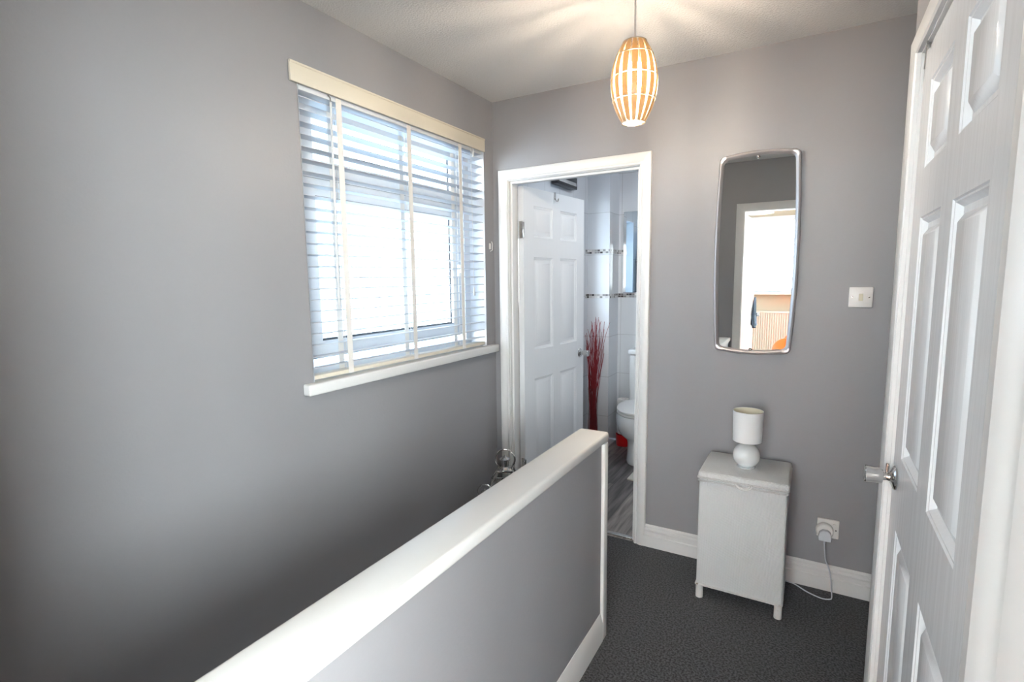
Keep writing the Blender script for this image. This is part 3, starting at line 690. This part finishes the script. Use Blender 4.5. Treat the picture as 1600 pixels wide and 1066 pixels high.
# timer adaptor, plug and cable
cb = thing('plug_and_cable', 'white plug in a round adaptor with its cable trailing to the floor', 'cable', (.098, D-.03, .28))
obj('adaptor', MB().lathe([(0, 0), (.034, 0), (.035, .004), (.035, .020), (.031, .025), (0, .025)], (.096, D-.010, .289), (0, -1, 0), 32), M_plastic, cb)
m = MB(); pp = [(-.024, -.026), (.024, -.026), (.026, -.010), (.022, .012), (.010, .022), (-.010, .022), (-.022, .012), (-.026, -.010)]
m.prism(pp, 0, .026, Matrix.Translation((.098, D-.035, .279)) @ Matrix.Rotation(PI/2, 4, 'X'), .004)
obj('plug', m, M_upvc, cb)
m = MB()
ctrl = [(.098, D-.050, .262), (.098, D-.052, .235), (.102, D-.045, .19), (.108, D-.034, .15), (.122, D-.030, .115), (.131, D-.032, .07), (.136, D-.045, .022), (.137, D-.075, .006), (.128, D-.092, .0045), (.095, D-.10, .0045), (.04, D-.075, .0045), (-.01, D-.035, .0045), (-.05, D-.026, .0045), (-.14, D-.024, .006)]
def spline(P, n=8):
    P = [Vector(p) for p in P]; out = []
    for i in range(len(P)-1):
        p0, p1, p2, p3 = P[max(i-1, 0)], P[i], P[i+1], P[min(i+2, len(P)-1)]
        for k in range(n):
            t = k/n; out.append(.5*((2*p1)+(-p0+p2)*t+(2*p0-5*p1+4*p2-p3)*t*t+(-p0+3*p1-3*p2+p3)*t**3))
    return out+[P[-1]]
m.tube(spline(ctrl), .0028, 8); m.tube([(.098, D-.048, .264), (.098, D-.052, .240)], .0055, 10, taper=.65)
obj('cable', m, M_upvc, cb)

# ================================================================== LAUNDRY BOX AND LAMP
LX0, LX1, LY0, LY1 = -.401, -.047, 2.312, 2.625
lb = thing('laundry_box', 'white painted woven fibre laundry box against the grey wall', 'laundry box', ((LX0+LX1)/2, (LY0+LY1)/2, 0))
obj('body', MB().box(LX0+.004, LX1-.004, LY0+.006, LY1-.004, .062, .560, .012, 3), M_loom, lb)
m = MB(); m.box(LX0, LX1, LY0, LY1, .562, .592, .012, 4); lid = obj('lid', m, M_loom, lb)
def braid(pts, r, pitch=.012):
    mb = MB(); L = 0; P = [Vector(p) for p in pts]
    for a, b in zip(P, P[1:]):
        n = max(2, int((b-a).length/.0025)); d = (b-a).normalized(); u = d.orthogonal().normalized(); v = d.cross(u)
        for ph in (0, PI):
            mb.tube([a+(b-a)*i/n+(u*math.cos(2*PI*(b-a).length*i/n/pitch+ph)+v*math.sin(2*PI*(b-a).length*i/n/pitch+ph))*r*.45 for i in range(n+1)], r*.62, 5)
    return mb
f = .004
lo = [(LX0+f, LY1-f, .550), (LX0+f, LY0+.004, .550), (LX1-f, LY0+.004, .550), (LX1-f, LY1-f, .550)]
obj('braid_edging', braid(lo, .0045), M_worn, lb)
bt = [(LX0+f, LY1-f, .064), (LX0+f, LY0+.006, .064), (LX1-f, LY0+.006, .064), (LX1-f, LY1-f, .064)]
obj('braid_edging', braid(bt, .0045), M_worn, lb)
obj('braid_edging', braid([(LX0+.001, LY1-.004, .566), (LX0+.001, LY0, .566), (LX1-.001, LY0, .566), (LX1-.001, LY1-.004, .566)], .0045), M_worn, lid)
m = MB(); cxl = -.215
for s in (0, .007): m.tube([(cxl+(.032-s)*math.cos(a), LY0-.006, .566-(.024-s*.8)*math.sin(a)) for a in [PI*i/12 for i in range(13)]], .0032, 8)
clasp = obj('loop_handle', m, M_worn, lid)
for x in (LX0+.018, LX1-.018):
    for y in (LY0+.020, LY1-.020):
        m = MB(); m.tube([(x, y, 0), (x, y, .004), (x, y, .066)], .0155, 16); obj('leg', m, M_worn, lb)
TX, TY, TZ = -.224, 2.465, .592
tl = thing('table_lamp', 'small unlit table lamp with round white base and white drum shade', 'lamp', (TX, TY, TZ))
prof = [(0, 0), (.036, 0), (.040, .003)]
for i in range(1, 20):
    a = -PI/2+PI*i/20
    r_, z_ = .0565*math.cos(a), .055+.0565*math.sin(a)
    if z_ > .004 and r_ > .012: prof.append((max(r_, .012), z_))
prof += [(.012, .113), (.012, .122), (0, .122)]
obj('base', MB().lathe(prof, (TX, TY, TZ), n=40), M_cer, tl)
obj('lamp_holder', MB().lathe([(0, .118), (.013, .118), (.014, .150), (0, .150)], (TX, TY, TZ), n=24), M_plastic, tl)
obj('bulb', MB().lathe([(0, .148), (.010, .150), (.013, .170), (.017, .190), (.016, .210), (.009, .225), (0, .230)], (TX, TY, TZ), n=24), M_bulb_off, tl)
sz0, sz1 = .121, .257
m = MB(); m.lathe([(.0595, sz0), (.0625, sz1), (.0612, sz1), (.0583, sz0)], (TX, TY, TZ), n=48, close=True)
for i in range(3):
    a = 2*PI*i/3+.4; m.tube([(TX+.013*math.cos(a), TY+.013*math.sin(a), TZ+.148), (TX+.058*math.cos(a), TY+.058*math.sin(a), TZ+.150)], .0012, 6)
sh = obj('lamp_shade', m, M_shade, tl)
obj('lining', MB().lathe([(.0580, sz0+.001), (.0609, sz1-.001), (.0605, sz1-.001), (.0576, sz0+.001)], (TX, TY, TZ), n=48, close=True), M_shade_in, sh)
m = MB(); m.tube(spline([(TX-.030, TY+.030, TZ+.012), (TX-.045, TY+.045, TZ+.004), (TX-.050, TY+.09, TZ+.004), (TX-.04, 2.632, TZ+.003), (TX-.03, 2.641, TZ-.05), (TX-.03, 2.641, .30), (TX-.03, 2.641, .07)]), .0025, 8)
obj('cable', m, M_upvc, tl)

# ================================================================== LANTERNS
def lantern(label, x, y, s, rz, first=True):
    t = thing('lantern', label, 'lantern', (0, 0, 0), 'steel lanterns behind the half wall')
    hw, hb = .075, .205
    m = MB(); m.box(-hw, hw, -hw, hw, 0, .016, .003); m.box(-hw, hw, -hw, hw, hb, hb+.010, .002)
    for a in (-1, 1):
        for b in (-1, 1): m.box(a*hw, a*(hw-.010), b*hw, b*(hw-.010), .016, hb)
    obj('frame', m, M_chrome, t)
    for k in range(4):
        c, s_ = math.cos(PI/2*k), math.sin(PI/2*k); g = MB()
        g.box(-hw+.010, hw-.010, hw-.006, hw-.003, .016, hb); g.bm.transform(Matrix.Rotation(PI/2*k, 4, 'Z')); obj('glass_pane', g, M_gl, t)
    # roof: pyramid frame with glass panels
    z0, z1, r1 = hb+.010, hb+.085, .034
    m = MB(); m.box(-r1-.006, r1+.006, -r1-.006, r1+.006, z1-.003, z1+.007, .002)
    for a, b in ((-1, -1), (-1, 1), (1, 1), (1, -1)): m.tube([(a*(hw-.004), b*(hw-.004), z0), (a*r1, b*r1, z1)], .0055, 6)
    for k in range(4):
        g = MB(); g.tube([(-hw+.004, hw-.004, z0+.001), (hw-.004, hw-.004, z0+.001)], .005, 6); m.merge(g.bm, Matrix.Rotation(PI/2*k, 4, 'Z'))
    rf = obj('roof', m, M_chrome, t)
    for k in range(4):
        g = MB(); vs_ = [g.bm.verts.new(v) for v in ((-hw+.01, hw-.006, z0), (hw-.01, hw-.006, z0), (r1-.004, r1-.002, z1), (-r1+.004, r1-.002, z1))]; g.bm.faces.new(vs_)
        g.bm.transform(Matrix.Rotation(PI/2*k, 4, 'Z')); obj('roof_pane', g, M_gl, rf)
    obj('chimney', MB().lathe([(0, 0), (.027, 0), (.022, .006), (.018, .010), (.018, .040), (.026, .044), (.026, .048), (.014, .056), (.005, .060), (.004, .066), (0, .068)], (0, 0, z1+.006), n=28), M_chrome, t)
    m = MB(); R_ = .048; zc_ = z1+.052
    m.tube([(R_*math.cos(a), 0, zc_+R_*1.0*math.sin(a)) for a in [R(-38)+(PI+R(76))*i/28 for i in range(29)]], .004, 8)
    m.tube([(R_*math.cos(R(-38)), 0, zc_+R_*math.sin(R(-38))), (.030, 0, z1+.006)], .003, 6); m.tube([(-R_*math.cos(R(-38)), 0, zc_+R_*math.sin(R(-38))), (-.030, 0, z1+.006)], .003, 6)
    obj('handle', m, M_chrome, t)
    t.location = (x, y, 0); t.rotation_euler = (0, 0, rz); t.scale = (s, s, s)
    return t
lantern('taller polished steel lantern with ring handle by the bathroom door frame', -1.495, 2.49, 1.19, R(28))
lantern('shorter steel lantern of which only the handle shows above the half wall', -1.50, 2.28, .84, R(24))

# ================================================================== BATHROOM
bm_ = thing('bathroom_mirror', 'rectangular mirror on the tiled bathroom wall', 'mirror', (-1.10, BY, 1.31))
obj('mirror_glass', MB().box(-1.418, -.80, BY-.014, BY-.009, 1.312, 1.985), M_mirror, bm_, smooth=False)
obj('backing', MB().box(-1.415, -.803, BY-.009, BY, 1.315, 1.982), M_steel, bm_)
# toilet
to = thing('toilet', 'white close-coupled toilet with closed lid seen through the doorway', 'toilet', (-1.12, 4.0, 0))
tx = -1.125
def oval(cx_, cy_, a, b0, b1, n=36, fl=.0):
    """a: half width; b0: reach to the front (-Y); b1: reach to the back"""
    out = []
    for i in range(n):
        t = 2*PI*i/n; s_, c_ = math.sin(t), math.cos(t)
        if c_ >= 0: out.append((cx_+a*s_*(1 if True else 1), cy_-b0*c_))
        else: out.append((cx_+a*math.copysign(abs(s_)**.7, s_), cy_+b1*(-c_)**.8))
    return out
def loft(levels, cap=True):
    mb = MB(); rs = [[mb.bm.verts.new((x, y, z)) for x, y in pts] for z, pts in levels]
    for A, B in zip(rs, rs[1:]):
        n = len(A)
        for k in range(n): l = (k+1) % n; mb.bm.faces.new((A[k], A[l], B[l], B[k]))
    if cap: mb.bm.faces.new(rs[0][::-1]); mb.bm.faces.new(rs[-1])
    return mb
lv = [(0, oval(tx, 4.02, .112, .225, .28)), (.012, oval(tx, 4.02, .115, .228, .28)), (.08, oval(tx, 4.02, .108, .215, .28)), (.15, oval(tx, 4.02, .108, .212, .28)), (.185, oval(tx, 4.02, .118, .222, .28)), (.205, oval(tx, 4.02, .145, .245, .28)),
      (.235, oval(tx, 4.01, .170, .272, .28)), (.28, oval(tx, 4.0, .186, .290, .28)), (.33, oval(tx, 4.0, .193, .298, .28)), (.375, oval(tx, 4.0, .193, .297, .28)), (.392, oval(tx, 4.0, .188, .290, .28))]
obj('pan', loft(lv), M_cer, to)
obj('seat', loft([(.395, oval(tx, 4.0, .184, .288, .17)), (.400, oval(tx, 4.0, .189, .294, .175)), (.408, oval(tx, 4.0, .189, .294, .175)), (.412, oval(tx, 4.0, .184, .288, .17))]), M_plastic, to)
obj('lid', loft([(.416, oval(tx, 4.0, .184, .288, .17)), (.421, oval(tx, 4.0, .190, .295, .175)), (.431, oval(tx, 4.0, .188, .293, .175)), (.440, oval(tx, 4.0, .165, .265, .16)), (.443, oval(tx, 4.0, .10, .19, .12))]), M_plastic, to)
ci = obj('cistern', MB().box(tx-.180, tx+.180, 4.195, BY-.006, .392, .800, .02, 3), M_cer, to)
ld = obj('cistern_lid', MB().box(tx-.188, tx+.188, 4.185, BY-.004, .802, .842, .012, 3), M_cer, to)
obj('flush_button', MB().lathe([(0, .006), (.020, .006), (.022, 0)], (tx, 4.28, .842), n=24), M_chrome, ld)
# toilet roll stand
rs = thing('toilet_roll_stand', 'red based toilet roll stand on the floor beside the toilet', 'toilet roll stand', (-1.375, 4.24, 0))
obj('base', MB().lathe([(0, 0), (.058, 0), (.060, .004), (.066, .098), (.063, .100), (.056, .012), (0, .012)], (-1.362, 4.26, 0), n=36), M_red, rs)
obj('pole', MB().tube([(-1.362, 4.26, .01), (-1.362, 4.26, .40)], .012, 12), M_red, rs)
def roll(z, label):
    m = MB(); m.lathe([(.020, 0), (.0515, 0), (.053, .003), (.053, .097), (.0515, .10), (.020, .10)], (-1.362, 4.26, z), n=36, close=True)
    tag(obj('toilet_roll', m, M_paper), label, 'toilet roll', 'toilet rolls on the stand')
roll(.105, 'white toilet roll at the bottom of the stand beside the toilet')
roll(.206, 'white toilet roll in the middle of the stand beside the toilet')
roll(.307, 'white toilet roll at the top of the stand beside the toilet')
# vase with twigs
VX, VY = -1.555, 4.03
m = MB(); m.lathe([(0, 0), (.052, 0), (.050, .01), (.042, .25), (.046, .53), (.043, .53), (.039, .25), (.046, .015), (0, .015)], (VX, VY, 0), n=32)
tag(obj('glass_vase', m, M_gl), 'tall clear glass vase holding red twigs behind the bathroom door', 'vase')
m = MB(); rnd = random.Random(3)
for i in range(62):
    a = rnd.random()*2*PI; r_ = .030*math.sqrt(rnd.random()); x0, y0 = VX+r_*math.cos(a), VY+r_*math.sin(a)
    dx = rnd.gauss(0, .026); dy = rnd.gauss(0, .03); Ht = rnd.uniform(.80, 1.10)
    if i % 5 == 0: dx = abs(dx)+.035
    if VX+dx < -1.63: dx = rnd.uniform(-.06, 0)
    dy = min(dy, .08)
    tw = rnd.uniform(-.012, .012)
    pts = []
    for k in range(12):
        t = k/11; bend = t**2.2
        pts.append((x0*(1-.0)+dx*bend*1.25+tw*math.sin(t*9), y0+dy*bend*1.2+tw*math.cos(t*7), .02+Ht*t))
    if rnd.random() < .35: pts[-1] = (pts[-1][0]-math.copysign(.018, dx), pts[-1][1], pts[-1][2]-.015)
    m.tube(pts, .0030, 5, taper=.5)
tag(obj('red_twigs', m, M_twig), 'bundle of long dark red twigs standing in the glass vase', 'twigs', kind='stuff')
tag(obj('bath_mat', MB().box(-1.09, -.55, 3.50, 3.72, 0, .015, .006), M_mat), 'edge of a cream mat on the bathroom floor in front of the toilet', 'mat')
rb = thing('roller_blind', 'dark rolled-up blind above the bathroom window', 'blind', (-1.62, 3.6, 2.10))
m = MB(); m.box(-1.652, -1.600, 3.44, 3.79, 2.105, 2.190, .003); obj('cassette', m, M_dark, rb)
m = MB(); m.box(-1.6005, -1.597, 3.46, 3.77, 2.125, 2.150, .001); m.box(-1.640, -1.612, 3.775, 3.795, 2.12, 2.18, .002); obj('bracket', m, M_chrome, rb)
tr = thing('towel_radiator', 'chrome ladder towel radiator reflected in the bathroom mirror', 'radiator', (-1.62, 3.06, .75))
m = MB()
for y in (2.86, 3.26): m.tube([(-1.600, y, .75), (-1.600, y, 1.68)], .014, 12)
obj('rails', m, M_chrome, tr)
m = MB()
for i in range(16):
    z = .79+i*.056
    if i in (5, 11): continue
    m.tube([(-1.600, 2.86, z), (-1.590, 3.06, z), (-1.600, 3.26, z)], .009, 8)
obj('bars', m, M_chrome, tr)
m = MB()
for y in (2.90, 3.22):
    for z in (.82, 1.60): obj('bracket', MB().tube([(-1.656, y, z), (-1.600, y, z)], .006, 8), M_chrome, tr)

bl = thing('bathroom_fill_light', 'added unseen ceiling light that brightens the bathroom', 'light', (-.65, 3.55, H))  # out of view, added as fill for the bathroom door and tiles
obj('base', MB().lathe([(0, 0), (.13, 0), (.13, -.02), (0, -.02)], (-.65, 3.55, H), n=36), M_plastic, bl)
obj('globe', MB().lathe([(.12, -.02), (.125, -.035), (.10, -.065), (.05, -.08), (0, -.083)], (-.65, 3.55, H), n=36), mat('added_fill_globe', (1, 1, 1), .4, emit=((.92, .96, 1.0), 45.0)), bl)

# ================================================================== ROOM BEHIND (reflected in the mirror)
ra = thing('radiator', 'cream ribbed panel radiator under the bright window in the mirror', 'radiator', (-.3, -3.13, .25))
m = MB(); prof = []
N = 60; x0, x1 = -1.2, .6
for i in range(N):
    xa = x0+(x1-x0)*i/N; xb = x0+(x1-x0)*(i+.35)/N; xc = x0+(x1-x0)*(i+.5)/N; xd = x0+(x1-x0)*(i+.85)/N
    prof += [(xa, -3.095), (xb, -3.095), (xc, -3.083), (xd, -3.083)]
prof += [(x1, -3.095), (x1, -3.13), (x0, -3.13)]
m.prism(prof, .27, .86); obj('panel', m, M_rad, ra, smooth=False)
obj('top_grille', MB().box(x0, x1, -3.19, -3.08, .86, .885, .004), M_rad, ra)
b2 = thing('venetian_blind', 'white venetian blind at the bright window in the mirror', 'blind', (-.3, -3.19, 1.2))
m = MB()
for i in range(22): m.box(-1.24, 1.29, -3.20, -3.155, 1.20+i*.046, 1.203+i*.046)
obj('slats', m, M_slat, b2)
obj('headrail', MB().box(-1.24, 1.29, -3.205, -3.155, 2.205, 2.239, .002), M_slat, b2)
for x in (-1.0, -.3, .4, 1.1): obj('ladder_tape', MB().box(x-.01, x+.01, -3.155, -3.1535, 1.2, 2.21), M_tape, b2)
m = MB(); pr = []
for i in range(40):
    x = -.18+.30*i/39; pr.append((x, -3.06+.018*math.sin(i*1.25)))
pr += [(x, y-.004) for x, y in reversed(pr)]
m.prism(pr, 1.0, 2.32)
tag(obj('curtain', m, M_peach), 'peach curtain edge at the right of the window in the mirror', 'curtain')
def tub_chair(x, y, rz, label):
    t = thing('armchair', label, 'chair', (0, 0, 0), 'orange chairs in the reflected room')
    m = MB(); N = 22
    inner, outer = [], []
    # curved shell back
    rows = []
    for j in range(9):
        v = j/8; row = []
        for i in range(N+1):
            u = i/N; a = R(-20)+R(220)*u; r_ = .30
            z = .18+v*(.56-.20*abs(2*u-1)**3)
            row.append((r_*math.cos(a), r_*math.sin(a), z, a))
        rows.append(row)
    fo = [[m.bm.verts.new(((.30+.045*math.sin(PI*min(1, j/8+.15)))*math.cos(a), (.30+.045*math.sin(PI*min(1, j/8+.15)))*math.sin(a), z)) for x_, y_, z, a in row] for j, row in enumerate(rows)]
    fi = [[m.bm.verts.new((.24*math.cos(a), .24*math.sin(a), z-.01)) for x_, y_, z, a in row] for row in rows]
    for G in (fo, fi):
        for A, B in zip(G, G[1:]):
            for k in range(N): m.bm.faces.new((A[k], A[k+1], B[k+1], B[k]))
    for A, B in ((fo[0], fi[0]), (fo[-1], fi[-1])):
        for k in range(N): m.bm.faces.new((A[k], A[k+1], B[k+1], B[k]))
    for k in (0, N):
        for j in range(8): m.bm.faces.new((fo[j][k], fo[j+1][k], fi[j+1][k], fi[j][k]))
    bk = obj('backrest', m, M_orange, t)
    md = bk.modifiers.new('soft', 'SUBSURF'); md.levels = 1; md.render_levels = 2
    obj('seat', MB().box(-.25, .25, -.28, .22, .28, .44, .05, 4), M_orange, t)
    for a in (-1, 1):
        for b in (-1, 1): obj('leg', MB().tube([(a*.20, b*.18, .28), (a*.22, b*.20, 0)], .016, 10, taper=.7), M_dark, t)
    t.location = (x, y, 0); t.rotation_euler = (0, 0, rz)
tub_chair(-.10, -1.55, R(-20), 'nearer orange tub chair at the bottom of the mirror')
tub_chair(-.02, -2.3, R(-20), 'farther orange tub chair at the bottom of the mirror')
m = MB(); pr = []
N = 14
for i in range(N): pr.append((-.555+.020*math.sin(i*1.7)*(.5+i/N*.5), -.75+.11*i/(N-1)))
g = MB(); rows = []
for j in range(9):
    v = j/8; rows.append([g.bm.verts.new((-.532+.016*math.sin(i*1.4+j*.2)*(.4+v), -.795+(.04+.15*v)*(i/(N-1)-.2), 1.19-.30*v-.03*math.sin(i*.5)*v)) for i in range(N)])
for A, B in zip(rows, rows[1:]):
    for k in range(N-1): g.bm.faces.new((A[k], A[k+1], B[k+1], B[k]))
m.bm.free()
cl = obj('cloth', g, M_cloth); tag(cl, 'dark blue cloth hanging from the door handle in the mirror', 'cloth')
sm = cl.modifiers.new('thick', 'SOLIDIFY'); sm.thickness = .006
p2 = thing('pendant_light', 'pale pendant light glowing in front of the window in the mirror', 'light', (-.58, -1.45, H))
obj('ceiling_rose', MB().lathe([(0, 0), (.045, 0), (.04, -.015), (0, -.02)], (-.58, -1.45, H), n=24), M_plastic, p2)
obj('cord', MB().tube([(-.58, -1.45, H-.015), (-.58, -1.45, 2.26)], .003, 8), M_plastic, p2)
obj('shade', MB().lathe([(.03, 2.27), (.10, 2.24), (.14, 2.17), (.145, 2.12), (.141, 2.12), (.135, 2.17), (.095, 2.235), (.03, 2.265)], (-.58, -1.45, 0), n=36, close=True), M_plastic, p2)
obj('bulb', MB().lathe([(0, 2.13), (.03, 2.14), (.04, 2.17), (.03, 2.21), (.012, 2.24), (0, 2.25)], (-.58, -1.45, 0), n=20), M_bulb2, p2)
